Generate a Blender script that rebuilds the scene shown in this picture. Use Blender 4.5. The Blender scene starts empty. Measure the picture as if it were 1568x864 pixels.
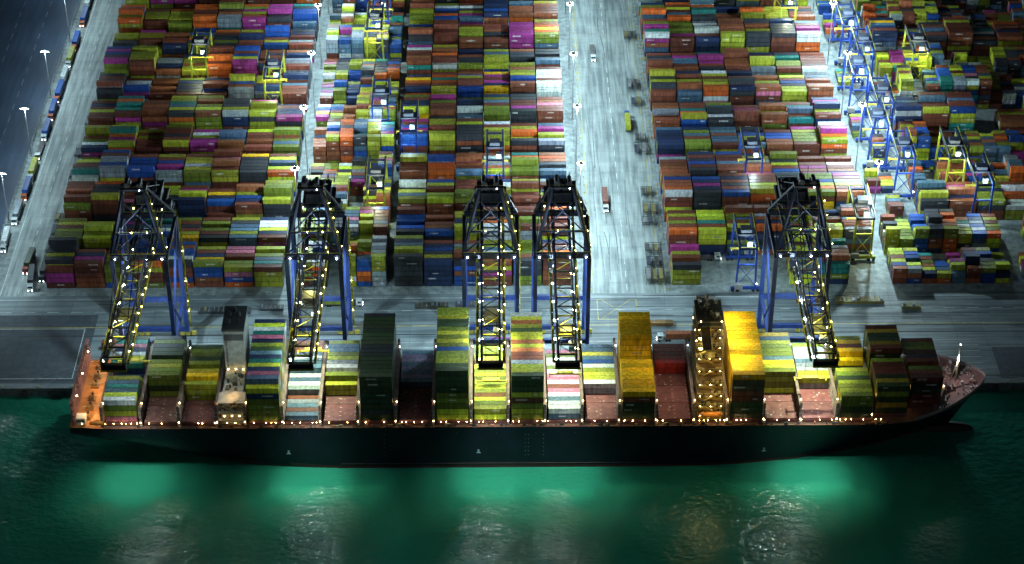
import bpy, math, random, bmesh
from mathutils import Vector, Matrix
R = random.Random(11)
S = bpy.context.scene
S.view_settings.view_transform = 'Standard'
S.view_settings.look = 'None'
S.view_settings.exposure = 0

# ------------------------------------------------------------------ materials
def new_mat(name):
    m = bpy.data.materials.new(name); m.use_nodes = True
    nt = m.node_tree; b = nt.nodes['Principled BSDF']
    return m, nt, b

def painted(name, rough=0.5, nscale=0.6, lo=0.65, hi=1.1, streak=False, detail=2):
    m, nt, b = new_mat(name)
    at = nt.nodes.new('ShaderNodeAttribute'); at.attribute_name = 'Col'
    tc = nt.nodes.new('ShaderNodeTexCoord')
    mp = nt.nodes.new('ShaderNodeMapping')
    if streak: mp.inputs['Scale'].default_value = (1.6, 1.6, 0.35)
    nz = nt.nodes.new('ShaderNodeTexNoise'); nz.inputs['Scale'].default_value = nscale
    nz.inputs['Detail'].default_value = detail
    mr = nt.nodes.new('ShaderNodeMapRange')
    mr.inputs['From Min'].default_value = 0.3; mr.inputs['From Max'].default_value = 0.7
    mr.inputs['To Min'].default_value = lo; mr.inputs['To Max'].default_value = hi
    mx = nt.nodes.new('ShaderNodeVectorMath'); mx.operation = 'SCALE'
    L = nt.links.new
    L(tc.outputs['Object'], mp.inputs[0]); L(mp.outputs[0], nz.inputs['Vector'])
    L(nz.outputs['Fac'], mr.inputs['Value']); L(at.outputs['Color'], mx.inputs[0])
    L(mr.outputs[0], mx.inputs['Scale']); L(mx.outputs[0], b.inputs['Base Color'])
    b.inputs['Roughness'].default_value = rough
    b.inputs['Specular IOR Level'].default_value = 0.3
    return m

def emit(name, col, s):
    m, nt, b = new_mat(name)
    b.inputs['Base Color'].default_value = (*col, 1)
    b.inputs['Emission Color'].default_value = (*col, 1)
    b.inputs['Emission Strength'].default_value = s
    return m

PAINT = painted('painted_steel', 0.55, 0.4)
CONT = painted('container_steel', 0.5, 0.6, 0.5, 1.15, streak=True, detail=3)
HULL = painted('hull_paint', 0.42, 0.12, 0.6, 1.3, detail=4)
LW = emit('floodlight_white', (0.80, 0.94, 1.0), 160)
LWS = emit('small_lamp_white', (0.85, 0.95, 1.0), 40)
LY = emit('small_lamp_warm', (1.0, 0.64, 0.22), 80)
LG = emit('work_lamp_yellow', (1.0, 0.92, 0.22), 60)
LB = emit('boom_floodlight_lens', (0.66, 0.90, 1.0), 3200)
MATS = [PAINT, LW, LY, LG, LWS, CONT, HULL, LB]
P_, LW_, LY_, LG_, LWS_, C_, H_, LB_ = range(8)

def ground_mat(name, base, dark, slab=None, rough=0.75, streak=(1, 1), contrast=1.0, bigscale=0.03):
    m, nt, b = new_mat(name); L = nt.links.new
    tc = nt.nodes.new('ShaderNodeTexCoord')
    n1 = nt.nodes.new('ShaderNodeTexNoise'); n1.inputs['Scale'].default_value = bigscale; n1.inputs['Detail'].default_value = 6
    n1.inputs['Roughness'].default_value = 0.65
    mp = nt.nodes.new('ShaderNodeMapping'); mp.inputs['Scale'].default_value = (streak[0], streak[1], 1)
    n2 = nt.nodes.new('ShaderNodeTexNoise'); n2.inputs['Scale'].default_value = 0.35; n2.inputs['Detail'].default_value = 4
    L(tc.outputs['Object'], n1.inputs['Vector']); L(tc.outputs['Object'], mp.inputs[0]); L(mp.outputs[0], n2.inputs['Vector'])
    ad = nt.nodes.new('ShaderNodeMath'); ad.operation = 'ADD'
    L(n1.outputs['Fac'], ad.inputs[0]); L(n2.outputs['Fac'], ad.inputs[1])
    mr = nt.nodes.new('ShaderNodeMapRange')
    mr.inputs['From Min'].default_value = 1 - 0.26 / contrast; mr.inputs['From Max'].default_value = 1 + 0.24 / contrast
    L(ad.outputs[0], mr.inputs['Value'])
    mix = nt.nodes.new('ShaderNodeMix'); mix.data_type = 'RGBA'
    mix.inputs['A'].default_value = (*dark, 1); mix.inputs['B'].default_value = (*base, 1)
    L(mr.outputs[0], mix.inputs['Factor'])
    out = mix.outputs['Result']
    if slab:
        br = nt.nodes.new('ShaderNodeTexBrick'); br.inputs['Scale'].default_value = 1.0
        br.inputs['Brick Width'].default_value = slab[0]; br.inputs['Row Height'].default_value = slab[1]
        br.inputs['Mortar Size'].default_value = 0.09; br.offset = 0.0
        br.inputs['Color1'].default_value = (1.06, 1.06, 1.06, 1); br.inputs['Color2'].default_value = (0.84, 0.86, 0.88, 1)
        br.inputs['Mortar'].default_value = (0.6, 0.6, 0.6, 1)
        L(tc.outputs['Object'], br.inputs['Vector'])
        mu = nt.nodes.new('ShaderNodeMix'); mu.data_type = 'RGBA'; mu.blend_type = 'MULTIPLY'
        mu.inputs['Factor'].default_value = 1
        L(out, mu.inputs['A']); L(br.outputs['Color'], mu.inputs['B']); out = mu.outputs['Result']
    L(out, b.inputs['Base Color']); b.inputs['Roughness'].default_value = rough
    return m

# ------------------------------------------------------------------ mesh builder
class MB:
    def __init__(s): s.v = []; s.f = []; s.c = []; s.m = []
    def quadface(s, idx, col, mat): s.f.append(idx); s.c.append(col); s.m.append(mat)
    def hexa(s, pts, col, mat=0):
        n = len(s.v); s.v += pts
        for q in ((0,3,2,1),(4,5,6,7),(0,1,5,4),(1,2,6,5),(2,3,7,6),(3,0,4,7)):
            s.quadface([n+i for i in q], col, mat)
    def box(s, x0, x1, y0, y1, z0, z1, col=(.3,.3,.3), mat=0):
        s.hexa([(x0,y0,z0),(x1,y0,z0),(x1,y1,z0),(x0,y1,z0),(x0,y0,z1),(x1,y0,z1),(x1,y1,z1),(x0,y1,z1)], col, mat)
    def beam(s, p, q, w, h=None, col=(.3,.3,.3), mat=0):
        h = h or w; p = Vector(p); q = Vector(q); d = (q-p)
        if d.length < 1e-6: return
        d.normalize(); up = Vector((0,0,1)) if abs(d.z) < 0.95 else Vector((0,1,0))
        a = d.cross(up).normalized(); b = a.cross(d).normalized()
        a *= w/2; b *= h/2
        s.hexa([tuple(x) for x in (p-a-b, p+a-b, p+a+b, p-a+b, q-a-b, q+a-b, q+a+b, q-a+b)], col, mat)
    def cyl(s, p, q, r0, r1=None, n=10, col=(.3,.3,.3), mat=0):
        r1 = r0 if r1 is None else r1; p = Vector(p); q = Vector(q); d = (q-p).normalized()
        up = Vector((0,0,1)) if abs(d.z) < 0.95 else Vector((0,1,0))
        a = d.cross(up).normalized(); b = a.cross(d); k = len(s.v)
        for c, r in ((p, r0), (q, r1)):
            for i in range(n):
                t = 2*math.pi*i/n; s.v.append(tuple(c + a*math.cos(t)*r + b*math.sin(t)*r))
        for i in range(n):
            j = (i+1) % n; s.quadface([k+i, k+j, k+n+j, k+n+i], col, mat)
        s.quadface([k+i for i in range(n)][::-1], col, mat); s.quadface([k+n+i for i in range(n)], col, mat)
    def obj(s, name, parent=None, mats=None):
        me = bpy.data.meshes.new(name); me.from_pydata(s.v, [], s.f)
        for m in (mats or MATS): me.materials.append(m)
        me.polygons.foreach_set('material_index', s.m)
        ca = me.color_attributes.new('Col', 'FLOAT_COLOR', 'CORNER')
        arr = []
        for f, c in zip(s.f, s.c): arr += [c[0], c[1], c[2], 1.0]*len(f)
        ca.data.foreach_set('color', arr); me.update()
        o = bpy.data.objects.new(name, me); S.collection.objects.link(o)
        if parent: o.parent = parent
        return o

def empty(name, loc=(0,0,0)):
    e = bpy.data.objects.new(name, None); e.location = loc; S.collection.objects.link(e); return e

def lamp(name, kind, loc, power, col, parent=None, size=0.5, angle=60, blend=1.0, rot=(0,0,0)):
    l = bpy.data.lights.new(name, kind); l.energy = power; l.color = col; l.shadow_soft_size = size
    if kind == 'SPOT': l.spot_size = math.radians(angle); l.spot_blend = blend
    o = bpy.data.objects.new(name, l); o.location = loc; o.rotation_euler = rot
    S.collection.objects.link(o)
    if parent: o.parent = parent
    return o

COOL = (0.66, 0.91, 1.0); WARM = (1.0, 0.62, 0.25); GREENW = (0.88, 1.0, 0.66)

# ------------------------------------------------------------------ ground and water
def sheet(name, x0, x1, y0, y1, z, mat, parent=None):
    me = bpy.data.meshes.new(name); me.from_pydata([(x0,y0,z),(x1,y0,z),(x1,y1,z),(x0,y1,z)], [], [(0,1,2,3)])
    me.materials.append(mat); o = bpy.data.objects.new(name, me); S.collection.objects.link(o)
    if parent: o.parent = parent
    return o

conc = ground_mat('concrete_yard', (0.28,0.33,0.325), (0.10,0.125,0.13), (7.5, 7.5), 0.65, (1,1), 1.1)
roadm = ground_mat('concrete_road', (0.34,0.39,0.38), (0.12,0.15,0.15), (6.0, 9.0), 0.6, (1.6,0.10), 1.25)
apronm = ground_mat('concrete_apron', (0.20,0.24,0.25), (0.075,0.098,0.11), (12, 6), 0.6, (0.07,1.5), 1.25)
asph = ground_mat('asphalt', (0.045,0.07,0.115), (0.022,0.036,0.062), None, 0.5, (1.5,0.1), 1.0)
patchm = ground_mat('asphalt_patch', (0.07,0.085,0.10), (0.04,0.05,0.065), (4.5, 4.5), 0.8)

g = MB(); g.box(-2500, 2500, 0, 4000, -25, 0, (1,1,1), 0)
g.obj('ground', mats=[conc])
sheet('quay_apron_pavement', -2500, 2500, 1.2, 64, 0.004, apronm)
sheet('road', 40, 73, 64, 1200, 0.004, roadm)
sheet('perimeter_road', -213, -196, 64, 1200, 0.004, roadm)
sheet('dark_asphalt_road', -900, -221, 64, 1200, 0.004, asph)
sheet('asphalt_lay_by', -420, -168, 3, 50, 0.008, patchm)
sheet('asphalt_lay_by', 205, 420, 3, 24, 0.008, patchm)

mk = MB(); WHT=(.55,.6,.6); YEL=(.45,.40,.10); DK=(.03,.03,.035)
def strip(x0,x1,y0,y1,c,z=0.012):
    n=len(mk.v); mk.v+=[(x0,y0,z),(x1,y0,z),(x1,y1,z),(x0,y1,z)]; mk.quadface([n,n+1,n+2,n+3],c,0)
for y in (5.0, 35.0):
    strip(-400,420,y-.35,y+.35,DK)
for y in (9.5,13.5,17.5,21.5,25.5,29.5): strip(-160,200,y-.1,y+.1,WHT,0.016)
strip(-400,420,40.8,41.2,YEL,0.016)
x=-400
while x<420:
    strip(x,x+5,52-.12,52+.12,WHT,0.016); x+=10
strip(-400,420,61,61.3,WHT,0.016)
for y0 in range(66, 400, 10): strip(56.3,56.6,y0,y0+5,WHT,0.016)
for xx in (42,71): strip(xx,xx+.25,64,420,YEL,0.016)
for y0 in range(66,400,9): strip(-205,-204.7,y0,y0+4,WHT,0.016)
strip(-212.4,-212.1,64,420,WHT,0.016)
for xx in (-236,-250,-264):
    for y0 in range(66,400,12): strip(xx,xx+.25,y0,y0+6,(.3,.34,.38),0.016)
strip(-420,-172,6,6.3,WHT,0.016); strip(-420,-172,40,40.3,WHT,0.02); strip(-172.3,-172,6.3,40,WHT,0.016)
for a,s in ((44,1),(58,-1)):
    n=len(mk.v); b0=a+13*s; zz=.02 if s>0 else .024
    mk.v+=[(a,45,zz),(a+.35,45,zz),(b0+.35,59,zz),(b0,59,zz)]; mk.quadface([n,n+1,n+2,n+3],YEL,0)
strip(43,60,44.6,44.9,YEL,0.016); strip(43,60,59.1,59.4,YEL,0.016); strip(43,43.3,44.9,59.1,YEL,.016); strip(59.7,60,44.9,59.1,YEL,.016)
mk.obj('painted_road_markings')
tk=MB()
for i in range(34):
    x0=R.uniform(43,70); y0=R.uniform(66,340); ln=R.uniform(15,60); z=.030+i*.0006; w=R.uniform(.2,.45); pts=[]
    dx=R.uniform(-2,2)
    for j in range(9): t=j/8; pts.append((x0+dx*t*t,y0+ln*t))
    for (a,b2) in zip(pts,pts[1:]):
        n=len(tk.v); tk.v+=[(a[0],a[1],z),(a[0]+w,a[1],z),(b2[0]+w,b2[1],z),(b2[0],b2[1],z)]; tk.quadface([n,n+1,n+2,n+3],(.14,.165,.17),0)
for i in range(40):
    x0=R.uniform(-180,200); y0=R.uniform(38,62); ln=R.uniform(15,70); z=.060+i*.0006; w=R.uniform(.2,.5); dy=R.uniform(-2,2); pts=[(x0+ln*j/8,y0+dy*(j/8)**2) for j in range(9)]
    for (a,b2) in zip(pts,pts[1:]):
        n=len(tk.v); tk.v+=[(a[0],a[1],z),(b2[0],b2[1],z),(b2[0],b2[1]+w,z),(a[0],a[1]+w,z)]; tk.quadface([n,n+1,n+2,n+3],(.07,.085,.095),0)
tk.obj('tyre_marks')

q = MB()
q.box(-900,900,-0.6,1.2,-1.2,0.28,(.15,.17,.175))
for i in range(-45,50):
    x=i*14.0+6
    q.box(x-1.1,x+1.1,-1.5,-0.6,-3.6,-0.4,(.02,.02,.02)); q.box(x-1.3,x+1.3,-1.75,-1.5,-3.3,-0.8,(.05,.06,.07))
    q.cyl((x+5,0.2,.28),(x+5,0.2,.75),.28,.2,8,(.5,.4,.05)); q.cyl((x+5,0.2,.75),(x+5,0.2,.95),.42,.42,8,(.5,.4,.05))
q.obj('quay_wall')

# water
m, nt, b = new_mat('water'); L = nt.links.new
tc = nt.nodes.new('ShaderNodeTexCoord')
nz = nt.nodes.new('ShaderNodeTexNoise'); nz.inputs['Scale'].default_value = 0.03; nz.inputs['Detail'].default_value = 4
cr = nt.nodes.new('ShaderNodeMix'); cr.data_type='RGBA'
cr.inputs['A'].default_value=(0.008,0.115,0.066,1); cr.inputs['B'].default_value=(0.022,0.21,0.125,1)
L(tc.outputs['Object'], nz.inputs['Vector']); L(nz.outputs['Fac'], cr.inputs['Factor']); L(cr.outputs['Result'], b.inputs['Base Color'])
b.inputs['Roughness'].default_value=0.09; b.inputs['IOR'].default_value=1.38
mp = nt.nodes.new('ShaderNodeMapping'); mp.inputs['Scale'].default_value=(0.75,1.1,1)
n1 = nt.nodes.new('ShaderNodeTexNoise'); n1.inputs['Scale'].default_value=0.42; n1.inputs['Detail'].default_value=3
n2 = nt.nodes.new('ShaderNodeTexNoise'); n2.inputs['Scale'].default_value=0.09; n2.inputs['Detail'].default_value=2
ad = nt.nodes.new('ShaderNodeMath'); ad.operation='MULTIPLY_ADD'; ad.inputs[1].default_value=1.2
L(tc.outputs['Object'], mp.inputs[0]); L(mp.outputs[0], n1.inputs['Vector']); L(tc.outputs['Object'], n2.inputs['Vector'])
L(n2.outputs['Fac'], ad.inputs[0]); L(n1.outputs['Fac'], ad.inputs[2])
bp = nt.nodes.new('ShaderNodeBump'); bp.inputs['Strength'].default_value=1.0; bp.inputs['Distance'].default_value=0.6
L(ad.outputs[0], bp.inputs['Height']); L(bp.outputs[0], b.inputs['Normal'])
sheet('water', -4000, 4000, -2500, 0.0, -4.0, m)

# ------------------------------------------------------------------ containers
BR=(.16,.047,.028); BR2=(.25,.08,.035); OL=(.32,.34,.03); OL2=(.16,.20,.025); YG=(.48,.56,.035); BG=(.07,.13,.20)
DG=(.035,.04,.05); WH=(.58,.64,.65); MG=(.30,.035,.20); PK=(.46,.14,.22); OR=(.55,.11,.02); TE=(.02,.19,.165); BL=(.015,.07,.30)
YE=(.85,.50,.012); GR=(.24,.28,.31); DKG=(.03,.055,.022); RD=(.32,.03,.02); DB=(.015,.03,.085)
YARD=[BR]*30+[BR2]*13+[OL]*13+[OL2]*8+[YG]*3+[BG]*7+[DG]*10+[WH]*4+[MG]*6+[PK]*1+[OR]*5+[TE]*2+[BL]*6+[GR]*3+[DB]*7+[YE]
YARD20=[BR]*11+[BR2]*7+[OL]*13+[OL2]*10+[YG]*7+[BG]*6+[DG]*9+[WH]*5+[MG]*3+[PK]*1+[OR]*4+[TE]*3+[BL]*9+[GR]*4+[DB]*5
def jit(c, r=R):
    k=r.uniform(.6,1.2); return (c[0]*k*r.uniform(.92,1.08), c[1]*k*r.uniform(.92,1.08), c[2]*k*r.uniform(.92,1.08))
def add_container(mb, x, y, z, Lc, Hc, col, front=False):
    mb.box(x, x+Lc, y, y+2.40, z+.03, z+Hc-.03, col, C_)
    if front:
        d=tuple(k*.4 for k in col)
        mb.box(x+.25, x+Lc-.25, y-.05, y-.004, z+.06, z+.3, d, C_)
        for xx in (x+.02, x+Lc-.22): mb.box(xx, xx+.2, y-.06, y-.004, z+.3, z+Hc-.1, d, C_)
        if R.random()<.4:
            w=R.uniform(1.6,4.5) if Lc>8 else R.uniform(1,2.2); xx=x+R.uniform(.6,Lc-w-.6)
            lc = (.7,.7,.68) if sum(col)<.9 else (.05,.1,.3)
            lc=tuple(.5*a+.5*b for a,b in zip(lc,col))
            zz=z+R.uniform(1.1,1.5)
            mb.box(xx, xx+w, y-.03, y-.006, zz, zz+R.uniform(.4,.8), lc, C_)

def block(mb, X0, X1, Lc, Y0, rows, hmin, hmax, pal, fill=.97, pitch=2.75, vary=.4):
    gap=.55 if Lc>8 else .3
    n=int((X1-X0)//(Lc+gap)); hb=R.randint(hmin,hmax)
    for i in range(n):
        if R.random()>fill: continue
        x=X0+i*(Lc+gap)
        if R.random()<vary: hb=R.randint(hmin,hmax)
        dom=R.choice(pal)
        for r in range(rows):
            h=max(1,min(6,hb+R.choice([-1,0,0,0,0,0,0,0,1,0,0])))
            if R.random()<.04: h=max(1,h-2)
            yy=Y0+r*pitch; c=R.choice(pal)
            for t in range(h):
                u=R.random()
                if u<.35: pass
                elif u<.62: c=dom
                else: c=R.choice(pal)
                add_container(mb, x+R.uniform(-.1,.1), yy, t*2.62, Lc, 2.6, jit(c), r==0)

NB=13; PITCH=24.7; Y00=69
for k in range(NB):
    Y0=Y00+k*PITCH + (-.9 if k%2 else .9)
    mb=MB(); block(mb,-193,-90.2,12.2,Y0,6,4,5+(k%2),YARD,.985); mb.obj('shipping_container_stacks')
    mb=MB(); block(mb,-85,-46,6.06,Y0,6,3,6,YARD20,.95); mb.obj('shipping_container_stacks')
    mb=MB(); block(mb,-43.5,35.5,12.2,Y0,6,5,6,YARD,1); mb.obj('shipping_container_stacks')
    mb=MB(); block(mb,76,165.5,12.2,Y0,6,4,5 if k<2 else 6-(k%2),YARD,.96 if k else .8); mb.obj('shipping_container_stacks')
    mb=MB()
    if k<2: block(mb,171,300,6.06,Y0,6,2,5,YARD20,.95,vary=.6)
    else:
        block(mb,171,186,6.06,Y0,5,1,3,YARD20,.45)
        if k%3==2: block(mb,191,345,12.2,Y0,6,3,6,YARD,.97,vary=.6)
        else: block(mb,191,345,6.06,Y0,6,3,6,YARD20,.95,vary=.6)
    mb.obj('shipping_container_stacks')

# ------------------------------------------------------------------ light masts
def mast_mesh(h, arm=False):
    mb=MB(); c=(.35,.37,.38)
    mb.box(-.8,.8,-.8,.8,0,.5,(.3,.3,.3)); mb.cyl((0,0,.5),(0,0,h),.34,.16,8,c)
    if arm:
        mb.beam((-1.6,0,h),(1.6,0,h),.18,.18,c)
        for s in (-1.5,1.5): mb.box(s-.5,s+.5,-.35,.35,h-.3,h-.1,c); mb.box(s-.42,s+.42,-.3,.3,h-.42,h-.304,c,LW_)
        mb.box(-.5,.5,-.75,-.36,h-.2,h+.1,c,LW_)
    else:
        mb.cyl((0,0,h-.4),(0,0,h),.9,.9,10,c)
        for i in range(8):
            t=i*math.pi/4; x=math.cos(t)*1.15; y=math.sin(t)*1.15
            mb.box(x-.25,x+.25,y-.25,y+.25,h-.5,h-.05,c); mb.box(x-.22,x+.22,y-.22,y+.22,h-.62,h-.505,c,LW_)
            mb.box(x*1.3-.12,x*1.3+.12,y*1.3-.12,y*1.3+.12,h-.5,h-.15,c,LW_)
    return mb
big=None; small=None
def mast(x,y,h,power,arm=False,col=COOL):
    global big, small
    e=empty('street_lamp' if arm else 'floodlight_mast',(x,y,0))
    if arm:
        if small is None: small=mast_mesh(26,True).obj('pole_and_lamp_heads',e)
        else:
            o=bpy.data.objects.new('pole_and_lamp_heads',small.data); S.collection.objects.link(o); o.parent=e
    else:
        if big is None: big=mast_mesh(36).obj('pole_and_lamp_ring',e)
        else:
            o=bpy.data.objects.new('pole_and_lamp_ring',big.data); S.collection.objects.link(o); o.parent=e
    lamp('floodlight','POINT',(0,0,(24.8 if arm else 34.6)),power,col,e,.6)
for y in (66,122,179,234,292,350): mast(-219,y,26,36000,True)
for y in (109,162,213,262,320): mast(-87.4,y,36,105000)
for y in (66.5,112,162,211,262,320): mast(37.6,y,36,120000)
for y in (112,162,211,262,320): mast(168.3,y,36,150000)

# ------------------------------------------------------------------ STS cranes
BLU=(.013,.032,.14); DRK=(.007,.013,.038); YW=(.55,.52,.025); WK=(.22,.21,.03)
def build_sts():
    w=10.5; parts={}
    mb=MB()   # portal
    for x in (-w,w):
        for y in (5,35):
            mb.box(x-.8,x+.8,y-.9,y+.9,2.6,40,BLU); mb.box(x-.8,x+.8,y-.9,y+.9,40,59,DRK)  # upper leg halves darker: shade above the lamps put into the colour
        mb.beam((x,5,19),(x,35,19),1.3,1.8,BLU); mb.beam((x,5.9,20),(x,34,57),.9,.9,BLU)
        mb.beam((x,5,58.6),(x,35,58.6),1.2,1.6,DRK)
        mb.beam((x,5.9,38),(x,20,20),.6,.6,BLU)
        for i in range(14):
            z0=3+i*3.8; a,b2=(36.2,38.6) if i%2 else (38.6,36.2)
            if x>0: mb.beam((x+1.2,a,z0),(x+1.2,b2,z0+3.8),.7,.15,YW); mb.box(x+.8,x+1.7,a-.5,a+.5,z0-.1,z0,WK)
    for y in (5,35):
        mb.box(-w-.8,w+.8,y-.7,y+.7,2.55,4.4,BLU)
        mb.box(-w+.8,w-.8,y-.6,y+.6,17.6,19.6,BLU)
        mb.box(-w,w,y-.8,y+.8,59,61.2,DRK)
        for xx in (-6,-3,3,6): mb.beam((xx,y-.9,61.2),(xx,y-.9,62.3),.1,.1,YW)
        mb.box(-w,w,y-1.0,y-.9,62.2,62.3,YW)
        for s in (-1,1):
            for j in range(4):
                xx=s*(w-3.6+j*2.4-.9)
                mb.box(xx-.9,xx+.9,y-.5,y+.5,.7,2.4,(.4,.33,.05)); 
                for t in (-.45,.45): mb.cyl((xx+t,y-.35,.42),(xx+t,y+.35,.42),.4,.4,10,(.05,.05,.05))
    parts['portal_frame']=mb
    mb=MB()   # A frame
    for s in (-1,1):
        mb.beam((s*w,5,61),(s*3.8,11,88),1.0,1.0,DRK); mb.beam((s*w,35,61),(s*3.8,13,88),.7,.7,DRK)
        mb.beam((s*8.0,7,70),(s*8.3,28,70),.45,.45,DRK); mb.beam((s*8.3,28,70),(s*w,6,61.5),.35,.35,DRK)
        mb.beam((s*5.9,9,79),(s*6.0,20,79),.35,.35,DRK)
        for yb,zz in ((-22,62.6),(-54,62.6),(54,62.6)):
            mb.beam((s*3.8,12,88),(s*3.3,yb,zz),.3,.3,DRK)
        mb.beam((s*8.0,7,70),(-s*5,10,83),.4,.4,DRK); mb.beam((s*w,5,61),(0,7,70),.5,.5,DRK)
        for i in range(7):
            z0=62+i*3.6; t=(z0-61)/27; xx=w-(w-3.8)*t; yy=5+6*t
            if s>0: mb.beam((xx+.9,yy+(0 if i%2 else 1.6),z0),(xx+.3,yy+(1.6 if i%2 else 0),z0+3.6),.5,.12,WK)
    mb.box(-5,5,9.5,14.5,87.6,88.4,DRK); mb.box(-3.4,-1,10,14,88.4,90.4,DRK); mb.box(1,3.4,10.4,13.4,88.4,89.8,DRK)
    mb.cyl((-2.4,9.2,90.6),(-2.4,14.2,90.6),.9,.9,10,DRK); mb.cyl((2.4,9.2,90.2),(2.4,14.2,90.2),.9,.9,10,DRK); mb.beam((0,12,88),(0,12,96),.18,.18,DRK)
    mb.beam((-8.1,7,70),(8.1,7,70),.7,.7,DRK); mb.box(-8,8,5.6,6.5,70.4,70.5,DRK); mb.box(-8,8,5.55,5.62,71.4,71.5,WK)
    for y in (9.6,14.4): mb.beam((-5,y,89.5),(5,y,89.5),.1,.1,WK)
    parts['a_frame']=mb
    mb=MB()   # boom
    y0,y1=-62,58
    for s in (-1,1):
        mb.box(s*3.3-.45,s*3.3+.45,y0,y1,57.0,58.6,DRK); mb.box(s*3.3-.3,s*3.3+.3,y0,y1,61.6,62.2,DRK)
        y=y0; i=0
        while y<y1-1:
            cc=YW if (i%2 and y<12) else DRK
            mb.beam((s*3.3,y,58.4),(s*3.3,y+6,61.8) if i%2==0 else (s*3.3,y+6,58.4),.3,.3,cc)
            if i%2: mb.beam((s*3.3,y,61.8),(s*3.3,y+6,58.4),.3,.3,DRK)
            mb.beam((s*3.3,y,58.4),(s*3.3,y,61.8),.3,.3,DRK)
            y+=6; i+=1
        mb.box(s*4.9-.5,s*4.9+.5,y0+1,y1-2,57.6,57.75,WK)
        mb.box(s*5.45-.09,s*5.45+.09,y0+1,5,58.75,58.92,YW); mb.box(s*5.45-.05,s*5.45+.05,y0+1,y1-2,58.2,58.28,WK)
        yy=y0+1
        while yy<y1-2: mb.beam((s*5.45,yy,57.75),(s*5.45,yy,58.75),.08,.08,YW); yy+=2.4
    y=y0; i=0
    while y<=y1:
        mb.beam((-3,y,61.9),(3,y,61.9),.32,.32,DRK)
        mb.beam((-3,y,57.8),(3,y,57.8),.45,.45,YW if (y<8 and i%2) else DRK)
        if y+6<=y1:
            mb.beam((-3,y,61.9) if i%2 else (3,y,61.9),(3,y+6,61.9) if i%2 else (-3,y+6,61.9),.26,.26,YW if (i%3==0 and y<8) else DRK)
        y+=6; i+=1
    for j in range(40):
        y=R.uniform(y0+2,y1-4); s=R.choice([-1,1]); mb.box(s*4.9-.35,s*4.9+.35,y,y+R.uniform(.5,1.6),57.76,57.8+R.uniform(.4,1.3),R.choice([DRK,WK,(.12,.13,.14),YW]))
    mb.box(-4.5,4.5,y0-1.6,y0,57,59.4,DRK); mb.box(-4.8,4.8,y0-2.6,y0-1.6,57.2,57.4,YW)
    mb.box(-6,6,-1.5,-.5,56.4,57.0,DRK); mb.box(-6,-4,-4,0,57.8,60.4,(.06,.07,.09))
    parts['boom']=mb
    mb=MB()   # machinery house
    mb.box(-6.5,6.5,38,52,61.3,62.2,DRK); mb.box(-5.2,4.6,39.5,49.5,62.2,66.6,(.03,.038,.06))
    mb.box(-5.5,4.9,39.2,49.8,66.6,66.9,(.02,.025,.035))
    mb.box(-9.6,-6.5,36.2,41,60.6,61.2,DRK); mb.box(6.5,9.4,36.2,43,60.6,61.2,DRK); mb.box(6.8,9,37,41,61.2,64,(.05,.06,.08))
    mb.box(-9,-7,37,39.4,61.2,63.2,(.07,.07,.08))
    for x in (-4,-1,2): mb.box(x-.9,x+.9,41,44,66.9,67.9,(.1,.1,.11)); mb.cyl((x,47,66.9),(x,47,68.6),.6,.5,8,(.08,.08,.08))
    mb.beam((3.8,48,66.9),(3.8,48,71),.2,.2,DRK); mb.beam((3.8,48,71),(3.8,43,72),.4,.4,DRK)
    for x in (-6.4,6.4): mb.box(x-.06,x+.06,38,52,63.3,63.4,WK)
    mb.box(-6.4,6.4,38.0,38.1,63.3,63.4,WK)
    for x in (-4.2,-1.6,1,3.6): mb.box(x-.6,x+.6,39.3,39.49,63.4,65,(.02,.03,.04))
    parts['machinery_house']=mb
    mb=MB()   # lamps
    for n_,y in enumerate(range(-58,10,6)):
        s=1 if n_%2 else -1
        if n_%2==0: mb.box(s*4.2-.15,s*4.2+.15,y-.15,y+.15,57.05,57.3,WH,LB_)
        else: mb.box(s*4.2-.18,s*4.2+.18,y-.18,y+.18,57.05,57.3,WH,LG_)
        mb.box(-s*3.0-.16,-s*3.0+.16,y+3-.16,y+3+.16,59.6,59.85,WH,LG_)
        if n_%2: mb.box(s*5.3-.12,s*5.3+.12,y+1.4,y+1.7,59,59.2,WH,LG_)
    for y in range(14,56,14): mb.box(4.2,4.4,y,y+.22,58,58.2,WH,LG_)
    for x in (-9.0,3,9.2):
        mb.box(x-.2,x+.2,3.85,4.1,59.6,59.9,WH,LW_)
    mb.box(2.4,2.7,9.0,9.3,88,88.3,WH,LWS_)
    mb.box(-6.4,-6.1,37.4,37.7,61.6,61.9,WH,LG_); mb.box(8.0,8.3,36.0,36.2,60.0,60.3,WH,LWS_)
    mb.box(-2,-1.7,6.2,6.4,70.6,70.9,WH,LG_); mb.box(4,4.3,6.2,6.4,70.6,70.9,WH,LG_)
    for x in (-w,w):
        for y in (12,28): mb.box(x-.2,x+.2,y-.2,y+.2,17.8,18.05,WH,LW_)
    for i in range(10): mb.box(w+1.0,w+1.22,37.2,37.42,6+i*5,6.22+i*5,WH,LG_)
    for i in range(4): mb.box(w-i*1.4+.6,w-i*1.4+.78,6+i,6.2+i,64+i*6,64.2+i*6,WH,LG_)
    parts['lamps']=mb
    mb=MB()
    mb.box(-3.6,3.6,-3.5,3.5,-1.6,-.5,(.12,.12,.1)); mb.box(-2.2,2.2,-2.5,2.5,-.5,1.2,(.16,.16,.12))
    mb.box(1.0,3.6,-7.0,-3.7,-5.0,-2.2,(.5,.5,.5)); mb.box(1.1,3.5,-7.05,-7.003,-4.6,-2.8,(.05,.09,.1)); mb.beam((2.3,-5.3,-2.2),(2.3,-3.4,-1.0),.5,.5,DRK)
    parts['trolley']=mb
    return parts
STSP={k:v for k,v in build_sts().items()}
STSM={}
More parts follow.
